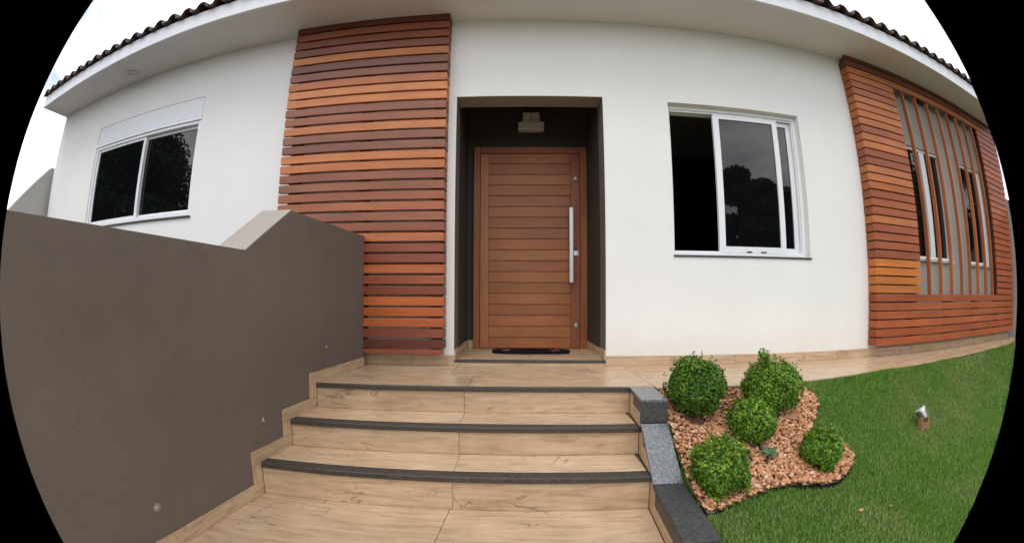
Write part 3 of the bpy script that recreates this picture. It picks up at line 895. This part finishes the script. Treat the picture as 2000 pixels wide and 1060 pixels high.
slab((-1.072, -0.1365), (-1.352, -0.352))
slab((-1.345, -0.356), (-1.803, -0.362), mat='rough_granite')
slab((-1.80, -0.381), (-1.80, -0.49))
slab((-1.805, -0.491), (-6.6, -0.5))
# stepped tiles on the stair side
XCs = lambda y: XC(y) + 0.0115
hs2 = 0.075
for yy, za, zbb, ynext in ((y1_, 0.0, Z1, y2_), (y2_, Z1, Z2, y3_), (y3_, Z2, Z3, -1.9)):
    def wt(y): return float(np.interp(-y, [.765, 1.045, 1.085, 1.335, 1.78, 1.80, 2.0], [-.021, -.021, -.160, -.372, -.378, -.5, -.52])) - .004
    tz = [(yy + .0105, zbb + .001), (yy - s, zbb + .001), (yy - s, min(za - .03, wt(yy - s))), (yy + .0105, min(za - .03, wt(yy + .0105)))]
    sk(lw, XCs, -1, tz, 'tile_along_z')
    ye2 = ynext - .0 if ynext > -1.6 else ynext
    a0 = yy - s - .001
    zt2 = zbb + hs2
    if ynext < -1.6:
        zt2 = zbb + .052
    ys_ = np.linspace(ye2 + .011, a0, 9)
    tops = [(float(y), max(zbb + .004, min(zt2, wt(float(y)) - .012))) for y in ys_]
    sk(lw, XCs, -1, [(a0, zbb + .001), (ye2 + .011, zbb + .001)] + tops, 'tile_along_y')
for a, b in ((-1.902, -3.1), (-3.102, -4.3), (-4.302, -5.5), (-5.502, -6.6)):
    sk(lw, XCs, -1, [(a, Z3 + .001), (b, Z3 + .001), (b, Z3 + .052), (a, Z3 + .052)], 'tile_along_y')

# ------------------------------------------------------------------ boundary walls at the two ends
nb = thing('boundary_wall', 'grey boundary wall with sloping top beyond the shuttered window corner', 'wall', (-6.55, -0.3, -0.6))
o2 = [(0.3, -.7), (-6, -.7), (-6, 0.9), (-1.55, 0.9), (-0.02, 2.42), (0.3, 2.42)]
MB().prism([(-6.5, y, z) for y, z in o2], [(-6.68, y, z) for y, z in o2]).build('wall_body', 'grey_plaster', nb)
nb2 = thing('boundary_wall', 'grey boundary wall at the far end beyond the finned wooden screen', 'wall', (7.8, -0.3, -0.6))
o2 = [(1.2, -.7), (-6, -.7), (-6, 1.2), (-0.95, 1.2), (-0.03, 2.11), (1.2, 2.11)]
MB().prism([(7.75, y, z) for y, z in o2], [(7.93, y, z) for y, z in o2]).build('wall_body', 'grey_plaster', nb2)

# ------------------------------------------------------------------ lamps, mat
wl = thing('wall_lamp', 'square white two tier wall lamp in the dark recess above the door', 'lamp', (0.313, 0.80, 2.45))
box('back_plate', 'satin_nickel', (0.20, 0.425, 0.785, 0.7995, 2.43, 2.635), wl, 0.002)
box('lower_shade', 'opal_glass', (0.171, 0.455, 0.70, 0.784, 2.425, 2.515), wl, 0.006)
for xa, xb in ((0.222, 0.309), (0.317, 0.404)):
    for za, zz in ((2.522, 2.552), (2.560, 2.628)):
        box('upper_shade', 'opal_glass', (xa, xb, 0.715, 0.784, za, zz), wl, 0.003)
sl_ = thing('soffit_lamp', 'small round white lamp under the eave above the shuttered window', 'lamp', (-4.33, -0.2, H))
MB().lathe((-4.33, -0.2, H - .0005), (0, 0, -1), [(0, 0.085), (0.025, 0.085), (0.03, 0.07)], 24).build('lamp_base', 'soffit_paint', sl_)
MB().lathe((-4.33, -0.2, H - .031), (0, 0, -1), [(0, 0.06), (0.03, 0.055), (0.05, 0.03), (0.055, 0.01)], 24).build('lamp_globe', 'opal_glass', sl_, 0, True)

mt = thing('doormat', 'dark shaggy doormat with two pinkish flower motifs in front of the door', 'doormat', (0.30, 0.47, 0.042))
mx0, mx1, my0, my1 = -0.085, 0.685, 0.345, 0.61
pts = []
for j in range(40):
    t = 2 * math.pi * j / 40
    cx_, cy_ = math.cos(t), math.sin(t)
    pts.append(((mx0 + mx1) / 2 + (mx1 - mx0) / 2 * math.copysign(abs(cx_) ** 0.55, cx_), (my0 + my1) / 2 + (my1 - my0) / 2 * math.copysign(abs(cy_) ** 0.7, cy_)))
MB().prism([(a, b, 0.0425) for a, b in pts], [(a, b, 0.052) for a, b in pts]).build('mat_base', 'mat_pile', mt)
def tufts(nm, mat, cent, count, hgt, parent, inside):
    Vs, Fs = [], []
    cnt = 0
    while cnt < count:
        a, b = random.uniform(*cent[0]), random.uniform(*cent[1])
        if not inside(a, b): continue
        l_ = random.uniform(-.014, .014); m_ = random.uniform(-.014, .014); h_ = hgt * random.uniform(.6, 1.1); t = random.uniform(0, math.pi); wd = .0022
        dx, dy = math.cos(t) * wd, math.sin(t) * wd
        o = len(Vs)
        Vs += [(a - dx, b - dy, .0515), (a + dx, b + dy, .0515), (a + l_ + dx * .4, b + m_ + dy * .4, .0515 + h_), (a + l_ - dx * .4, b + m_ - dy * .4, .0515 + h_)]
        Fs.append((o, o + 1, o + 2, o + 3)); cnt += 1
    Vs = np.array(Vs) - np.array([0.3, 0.47, 0.042])
    ob = link(nm, fast_mesh(nm, Vs, np.array(Fs), mat), (0.3, 0.47, 0.042), parent); ob['kind'] = 'stuff'
inm = lambda a, b: abs((a - .3) / .385) ** 3.6 + abs((b - .4775) / .1325) ** 2.8 < 1
tufts('pile', 'mat_pile', ((mx0, mx1), (my0, my1)), 9000, .02, mt, inm)
for cxm in (0.055, 0.54):
    tufts('flower_motif', 'mat_motif', ((cxm - .045, cxm + .045), (.40, .50)), 420, .0225, mt, lambda a, b: math.hypot(a - cxm, (b - .45)) < .028 + .016 * math.cos(5 * math.atan2(b - .45, a - cxm)))

# ------------------------------------------------------------------ garden bed
bed = [(1.030, -1.029), (1.050, -0.83), (1.466, -0.825), (1.85, -0.825), (2.112, -0.835), (2.124, -0.936), (2.062, -1.033), (1.96, -1.112), (1.885, -1.163), (1.989, -1.184), (2.071, -1.257), (2.06, -1.365),
       (1.957, -1.448), (1.791, -1.524), (1.641, -1.515), (1.51, -1.475), (1.372, -1.498), (1.172, -1.549), (1.045, -1.592), (0.985, -1.595)]
def inpoly(x, y, P):
    c = False
    for i in range(len(P)):
        (xa, ya), (xb, yb) = P[i], P[i - 1]
        if (ya > y) != (yb > y) and x < (xb - xa) * (y - ya) / (yb - ya) + xa:
            c = not c
    return c
bp_ = MB()
top = [(x, y, float(lawn_z(x, y)) + .020) for x, y in bed]
cxb = (1.5, -1.25, float(lawn_z(1.5, -1.25)) + .020)
nb_ = len(bed)
# bed surface as a fan of small cells that follows the slope
Vb, Fb = [], []
gx = np.linspace(0.95, 2.16, 61); gy = np.linspace(-1.66, -0.80, 46)
idx = {}
for i, x in enumerate(gx[:-1]):
    for j, y in enumerate(gy[:-1]):
        mx_, my_ = (x + gx[i + 1]) / 2, (y + gy[j + 1]) / 2
        if inpoly(mx_, my_, bed):
            q = []
            for a, b in ((i, j), (i + 1, j), (i + 1, j + 1), (i, j + 1)):
                if (a, b) not in idx:
                    idx[(a, b)] = len(Vb)
                    Vb.append((gx[a], gy[b], float(lawn_z(gx[a], gy[b])) + .016))
                q.append(idx[(a, b)])
            Fb.append(q)
so = link('bed_soil', fast_mesh('bed_soil', np.array(Vb), np.array(Fb), 'chip_dust', True), (0, 0, 0)); tag(so, kind='structure')

# black edging strip standing round the bed on the lawn side
eg = bed[1:20]
e_in, e_out = [], []
mb = MB()
prev = None
fine = []
for (a, b), (c_, d_) in zip(eg[:-1], eg[1:]):
    for t in np.linspace(0, 1, 6, endpoint=False):
        fine.append((a + (c_ - a) * t, b + (d_ - b) * t))
fine.append(eg[-1])
fa_ = np.array(fine)
for _ in range(3):
    fa_[1:-1] = (fa_[:-2] + fa_[1:-1] * 2 + fa_[2:]) / 4
ring = []
for i, (x, y) in enumerate(fa_):
    d = fa_[min(i + 1, len(fa_) - 1)] - fa_[max(i - 1, 0)]; d /= np.linalg.norm(d); nn = np.array([-d[1], d[0]]) * .003
    z = float(lawn_z(x, y)); zt = z + (.034 if x > 1.95 and y > -1.1 else .004)
    ring.append([(x - nn[0], y - nn[1], z - .04), (x + nn[0], y + nn[1], z - .04), (x + nn[0], y + nn[1], zt), (x - nn[0], y - nn[1], zt)])
for q in ring:
    mb.v += q
for i in range(len(ring) - 1):
    for j in range(4):
        mb.f.append((i * 4 + j, i * 4 + (j + 1) % 4, i * 4 + 4 + (j + 1) % 4, i * 4 + 4 + j))
mb.f += [(0, 1, 2, 3), tuple(len(mb.v) - 4 + j for j in (3, 2, 1, 0))]
tag(mb.build('bed_edging', 'black_plastic_edging'), 'thin black plastic edging curving around the stone chip bed', 'edging')

# stone chips
bm = bmesh.new(); bmesh.ops.create_icosphere(bm, subdivisions=1, radius=1)
bv = np.array([v.co[:] for v in bm.verts]); bf = np.array([[v.index for v in q.verts] for q in bm.faces]); bm.free()
SHR = [(1.193, -1.030, .172, 'dark green ball shaped box shrub by the landing corner, nearest the granite cap'),
       (1.712, -1.015, .172, 'tall ball shaped box shrub against the path with upright sprigs on top'),
       (1.468, -1.190, .134, 'small bright green box shrub in the middle of the stone chip bed'),
       (1.117, -1.462, .139, 'ragged box shrub at the front of the bed beside the lower granite coping'),
       (1.772, -1.402, .113, 'smallest ball shaped box shrub near the rounded lawn end of the bed')]
Vg, Fg = [], []
cnt = 0; off = 0
while cnt < 6500:
    x, y = rng.uniform(.96, 2.14), rng.uniform(-1.66, -.82)
    if not inpoly(x, y, bed): continue
    if x > 1.36 and x < 1.56 and y > -1.03 and rng.random() < .8: continue      # bare soil patch by the path
    if any(math.hypot(x - a, y - b) < rr * .35 for a, b, rr, _ in SHR): continue
    sz = rng.choice([.006, .008, .010, .013]) * rng.uniform(.85, 1.2)
    sc = sz * np.array([rng.uniform(.9, 1.6), rng.uniform(.7, 1.0), rng.uniform(.45, .8)])
    v = bv * (1 + rng.uniform(-.28, .28, (len(bv), 1))) * sc
    R = np.array(Matrix.Rotation(rng.uniform(0, 6.3), 3, 'Z') @ Matrix.Rotation(rng.uniform(-.6, .6), 3, 'X') @ Matrix.Rotation(rng.uniform(-.6, .6), 3, 'Y'))
    v = v @ R.T + np.array([x, y, float(lawn_z(x, y)) + .018 + sc[2] * .6 + rng.uniform(0, .012)])
    Vg.append(v); Fg.append(bf + off); off += len(bv); cnt += 1
gr = link('gravel', fast_mesh('gravel', np.concatenate(Vg), np.concatenate(Fg), 'stone_chips'), (0, 0, 0))
tag(gr, 'reddish beige stone chips covering the shrub bed', 'gravel', None, 'stuff')

# ------------------------------------------------------------------ shrubs
def leaf_cloud(P, N, size, mat, name, parent, aspect=.55, loc=None):
    """one folded leaf (two quads) at each point P facing roughly along N"""
    n = len(P)
    N = N / np.linalg.norm(N, axis=1, keepdims=True)
    A = np.cross(N, rng.normal(size=(n, 3))); A /= np.linalg.norm(A, axis=1, keepdims=True)
    B = np.cross(N, A)
    s = size * rng.uniform(.65, 1.25, (n, 1))
    l, w_ = s, s * aspect * .5
    v0 = P - A * l * .5; v1 = P + A * l * .5
    m1 = P + B * w_ + N * w_ * .35 + A * l * .05; m2 = P - B * w_ + N * w_ * .35 + A * l * .05
    V = np.stack([v0, m1, v1, m2], 1).reshape(-1, 3)
    i = np.arange(n)[:, None] * 4
    F = np.concatenate([i + np.array([[0, 1, 2]]), i + np.array([[0, 2, 3]])], 1).reshape(-1, 3)
    loc = np.zeros(3) if loc is None else np.array(loc)
    return link(name, fast_mesh(name, V - loc, F, mat), loc, parent)

def shrub(x, y, rad, label, idx):
    z0 = float(lawn_z(x, y)) + .016
    root = thing('box_shrub', label, 'shrub', (x, y, z0), 'clipped box shrubs in the garden bed')
    cz = {0: .062, 1: .040, 2: -.100, 3: -.226, 4: -.222}[idx]
    # stems
    st = MB()
    for j in range(7):
        t = j * .9 + idx
        d = Vector((math.cos(t) * .55, math.sin(t) * .55, 1)).normalized()
        st.tube([(x + d.x * .01, y + d.y * .01, z0 - .02), (x + d.x * rad * .35, y + d.y * rad * .35, z0 + rad * .6), (x + d.x * rad * .7, y + d.y * rad * .7, z0 + rad * 1.15)], [.006, .004, .002], 5)
    st.build('stem', 'bark', root)
    # clumps over an uneven ball
    nl = int(13500 * (rad / .17) ** 1.8) + 1800
    ncl = 70
    cd_ = rng.normal(size=(ncl, 3)); cd_ /= np.linalg.norm(cd_, axis=1, keepdims=True)
    ch = rng.uniform(-.20, .12, ncl)
    D = rng.normal(size=(nl, 3)); D /= np.linalg.norm(D, axis=1, keepdims=True)
    near = (D @ cd_.T)
    near_i = near.argmax(1)
    dd = near.max(1)
    rr = rad * (1.0 + ch[near_i] * np.clip((dd - .86) / .14, 0, 1) - .06 * (1 - np.clip((dd - .86) / .14, 0, 1)))
    depth = rng.random(nl) ** 1.7 * .42
    rr = rr * (1 - depth)
    sq = np.array([1.0, 1.0, .95])
    P_ = np.array([x, y, cz]) + D * rr[:, None] * sq
    if idx == 3: P_[:, 2] += .02 * np.sin(P_[:, 0] * 40)
    N_ = D + rng.normal(scale=.65, size=D.shape) + np.array([0, 0, .35])
    parts = [(P_, N_)]
    nsp = {0: 26, 1: 60, 2: 22, 3: 46, 4: 16}[idx]
    for _ in range(nsp):                                   # sprigs standing out of the clipped ball
        d = rng.normal(size=3); d[2] = abs(d[2]) + .3; d /= np.linalg.norm(d)
        if idx == 1 and _ < 22:
            d = np.array([rng.normal(-.42, .10), rng.normal(-.1, .15), 1.0]); d /= np.linalg.norm(d); ln = rng.uniform(.03, .085)
        else:
            ln = rng.uniform(.012, .038)
        b0 = np.array([x, y, cz]) + d * rad * .97
        g_ = d * .6 + np.array([0, 0, .7]); g_ /= np.linalg.norm(g_)
        kq = int(5 + ln * 160)
        tt = np.linspace(0, 1, kq)[:, None]
        parts.append((b0 + g_ * ln * tt + rng.normal(scale=.0045, size=(kq, 3)), np.tile(g_, (kq, 1)) + rng.normal(scale=.8, size=(kq, 3))))
    P_ = np.concatenate([a for a, _ in parts]); N_ = np.concatenate([b for _, b in parts])
    ok = P_[:, 2] > lawn_z(P_[:, 0], P_[:, 1]) + .02
    leaf_cloud(P_[ok], N_[ok], .0148, 'box_leaves_dark' if idx == 0 else 'box_leaves', 'foliage', root, .82, (x, y, cz))
for i, (x, y, rad, lab) in enumerate(SHR):
    shrub(x, y, rad, lab, i)

# weed with broad pale leaves
wx, wy = 1.50, -1.300
wz = float(lawn_z(wx, wy)) + .016
wd = thing('weed', 'low broad leaved weed growing in the stone chips between the shrubs', 'plant', (wx, wy, wz))
for j in range(9):
    t = j * .72 + .3
    ln = random.uniform(.045, .075); el = random.uniform(.25, .6)
    d = Vector((math.cos(t), math.sin(t), 0)); sd_ = Vector((-d.y, d.x, 0))
    base = Vector((wx, wy, wz + .012))
    mb = MB()
    for kq in range(6):
        u = kq / 5
        pt = base + d * ln * u + Vector((0, 0, math.sin(u * 2.2) * ln * el + .01))
        wq = .013 * math.sin(math.pi * min(1, .08 + u * .92)) + .001
        mb.v += [tuple(pt - sd_ * wq + Vector((0, 0, .003))), tuple(pt), tuple(pt + sd_ * wq + Vector((0, 0, .003)))]
    for kq in range(5):
        o_ = kq * 3
        mb.f += [(o_, o_ + 1, o_ + 4, o_ + 3), (o_ + 1, o_ + 2, o_ + 5, o_ + 4)]
    mb.build('leaf', 'weed_leaves', wd, 0, True)
MB().tube([(wx, wy, wz - .01), (wx + .002, wy, wz + .03)], [.004, .002], 6).build('stem', 'weed_leaves', wd)

# ------------------------------------------------------------------ grass
def grass(count, xr, hgt, wid):
    xs_ = rng.uniform(xr[0], xr[1], count)
    ys_ = path_edge(xs_) - .003 - rng.random(count) * 2.6
    ys_[:count // 40] = path_edge(xs_[:count // 40]) - .003 - rng.random(count // 40) ** 2 * .05
    ok = xs_ > XC(ys_) + CW + .004
    bedmask = np.array([inpoly(a, b, bed) if a < 2.2 and b > -1.7 else False for a, b in zip(xs_, ys_)])
    ok &= ~bedmask
    xs_, ys_ = xs_[ok], ys_[ok]
    n = len(xs_)
    z = lawn_z(xs_, ys_) + 0.008 * np.sin(xs_ * 5.1 + ys_ * 3) + 0.006 * np.sin(ys_ * 7.3 - xs_ * 2) - .003
    P = np.stack([xs_, ys_, z], 1)
    t = rng.uniform(0, 2 * np.pi, n); h = hgt * rng.uniform(.55, 1.25, n); lean = rng.uniform(.15, .9, n) * h; w_ = wid * rng.uniform(.7, 1.3, n)
    h[:] = np.where((path_edge(xs_) - ys_) < .06, h * 1.5, h)
    d = np.stack([np.cos(t), np.sin(t), np.zeros(n)], 1); sdv = np.stack([-np.sin(t), np.cos(t), np.zeros(n)], 1) * w_[:, None] / 2
    mid = P + d * (lean * .35)[:, None] + np.array([0, 0, 1]) * (h * .6)[:, None]
    tip = P + d * lean[:, None] + np.array([0, 0, 1]) * h[:, None]
    V = np.stack([P - sdv, P + sdv, mid + sdv * .8, mid - sdv * .8, tip], 1).reshape(-1, 3)
    i = np.arange(n)[:, None] * 5
    F = np.concatenate([i + np.array([[0, 1, 2]]), i + np.array([[0, 2, 3]]), i + np.array([[3, 2, 4]])], 1).reshape(-1, 3)
    return V, F
Va, Fa = grass(190000, (.95, 4.2), .021, .0034)
Vb2, Fb2 = grass(70000, (4.2, 8.0), .025, .005)
V = np.concatenate([Va, Vb2]); F = np.concatenate([Fa, Fb2 + len(Va)])
gs = link('grass', fast_mesh('grass', V, F, 'grass_blades'), (0, 0, 0))
tag(gs, 'short green lawn grass sloping down from the tiled path', 'grass', None, 'stuff')

# garden spotlight and fallen leaves
gx_, gy_ = 2.995, -1.201
gz = float(lawn_z(gx_, gy_))
sp = thing('garden_spotlight', 'small silver garden spotlight on a brown bracket in the lawn', 'lamp', (gx_, gy_, gz))
for dx in (-.042, .042):
    MB().prism([(gx_ + dx - .013, gy_ - .022, gz - .02), (gx_ + dx + .013, gy_ - .022, gz - .02), (gx_ + dx + .013, gy_ + .022, gz - .02), (gx_ + dx - .013, gy_ + .022, gz - .02)],
               [(gx_ + dx - .011, gy_ - .016, gz + .075), (gx_ + dx + .011, gy_ - .016, gz + .075), (gx_ + dx + .011, gy_ + .016, gz + .075), (gx_ + dx - .011, gy_ + .016, gz + .075)]).build('bracket', 'terracotta', sp, .002)
box('bracket_base', 'terracotta', (gx_ - .0285, gx_ + .0285, gy_ - .02, gy_ + .02, gz - .02, gz + .035), sp, .002)
K = 1.3
ax = Vector((-.25, .55, .80)).normalized()
c0 = Vector((gx_, gy_ - .012, gz + .05))
hdp = MB().lathe(c0, ax, [(0, .012 * K), (.006 * K, .024 * K), (.018 * K, .030 * K), (.055 * K, .033 * K), (.070 * K, .034 * K)], 20).build('lamp_head', 'brushed_steel', sp, 0, True)
MB().lathe(c0 + ax * .0705 * K, ax, [(0, .034 * K), (.006, .034 * K), (.0062, .027 * K)], 20).build('lamp_rim', 'white_aluminium', sp)
MB().lathe(c0 + ax * .0705 * K, ax, [(.0055, .0268 * K), (.008, .018 * K), (.009, .006 * K)], 20).build('lens', 'clear_lens', sp, 0, True)
for j, (lx, ly, sc, rz, lab) in enumerate(((1.705, -1.788, .026, .4, 'curled tan leaf lying on the grass, larger of the two'), (1.884, -1.826, .015, 1.7, 'small brown leaf scrap lying on the grass further from the steps'))):
    lz_ = float(lawn_z(lx, ly)) + .020
    mb = MB()
    R = Matrix.Rotation(rz, 3, 'Z')
    for kq in range(6):
        u = kq / 5
        wq = sc * .42 * math.sin(math.pi * (.06 + .88 * u))
        for sgn in (-1, 0, 1):
            pt = R @ Vector((sc * (u - .5) * 1.6, sgn * wq, abs(sgn) * wq * .7 + .25 * sc * (u - .5) ** 2 * 4))
            mb.v.append((lx + pt.x, ly + pt.y, lz_ + pt.z))
    for kq in range(5):
        o_ = kq * 3
        mb.f += [(o_, o_ + 1, o_ + 4, o_ + 3), (o_ + 1, o_ + 2, o_ + 5, o_ + 4)]
    tag(mb.build('fallen_leaf', 'dry_leaf', None, 0, True), lab, 'leaf', 'fallen leaves on the lawn')

# ------------------------------------------------------------------ trees across the street, seen mirrored in the window glass
def tree(x, y, h, cr, label, seed):
    r2 = np.random.default_rng(seed)
    root = thing('street_tree', label, 'tree', (x, y, -0.6), 'trees across the street')
    tk = MB()
    tk.tube([(x, y, -.7), (x + .05, y, h * .25), (x + .1, y + .05, h * .55), (x + .05, y, h * .8)], [.16, .13, .08, .03], 9)
    cen = []
    for j in range(30):
        t = r2.uniform(0, 6.28); zz = h * r2.uniform(.12, .96)
        rr = cr * (.95 - .75 * max(0, zz / h - .45)) * r2.uniform(.2, .9)
        c_ = np.array([x + math.cos(t) * rr, y + math.sin(t) * rr, zz])
        tk.tube([(x + .05, y, zz * .62), tuple((c_ + np.array([x, y, zz * .7])) / 2), tuple(c_)], [.06, .035, .012], 6)
        cen.append(c_)
    tk.build('trunk', 'bark', root)
    Ps, Ns = [], []
    for c_ in cen:
        n_ = 1500
        d = r2.normal(size=(n_, 3)); d /= np.linalg.norm(d, axis=1, keepdims=True)
        Ps.append(c_ + d * (cr * .42 * r2.random((n_, 1)) ** .5) * np.array([1, 1, .75])); Ns.append(d + r2.normal(scale=.6, size=d.shape))
    leaf_cloud(np.concatenate(Ps), np.concatenate(Ns), .21, 'tree_leaves', 'crown', root, .6, (x, y, h * .6))
tree(10.4, -12.0, 6.7, 1.7, 'leafy tree across the street mirrored in the sliding window beside the entrance', 1)
tree(13.4, -12.6, 5.6, 2.1, 'lower spreading tree across the street mirrored at the edge of the sliding window', 2)
tree(-17.3, -10.2, 9.3, 3.2, 'tall dense tree across the street mirrored in the shuttered window', 3)
tree(-22.5, -11.0, 10.5, 3.6, 'tallest tree across the street mirrored in the left pane of the shuttered window', 4)
tree(17.0, -10.6, 8.0, 2.7, 'broad tree along the street mirrored in the first window behind the fins', 5)
tree(23.5, -11.2, 9.0, 3.2, 'broad far tree on the street mirrored in the second window behind the fins', 6)
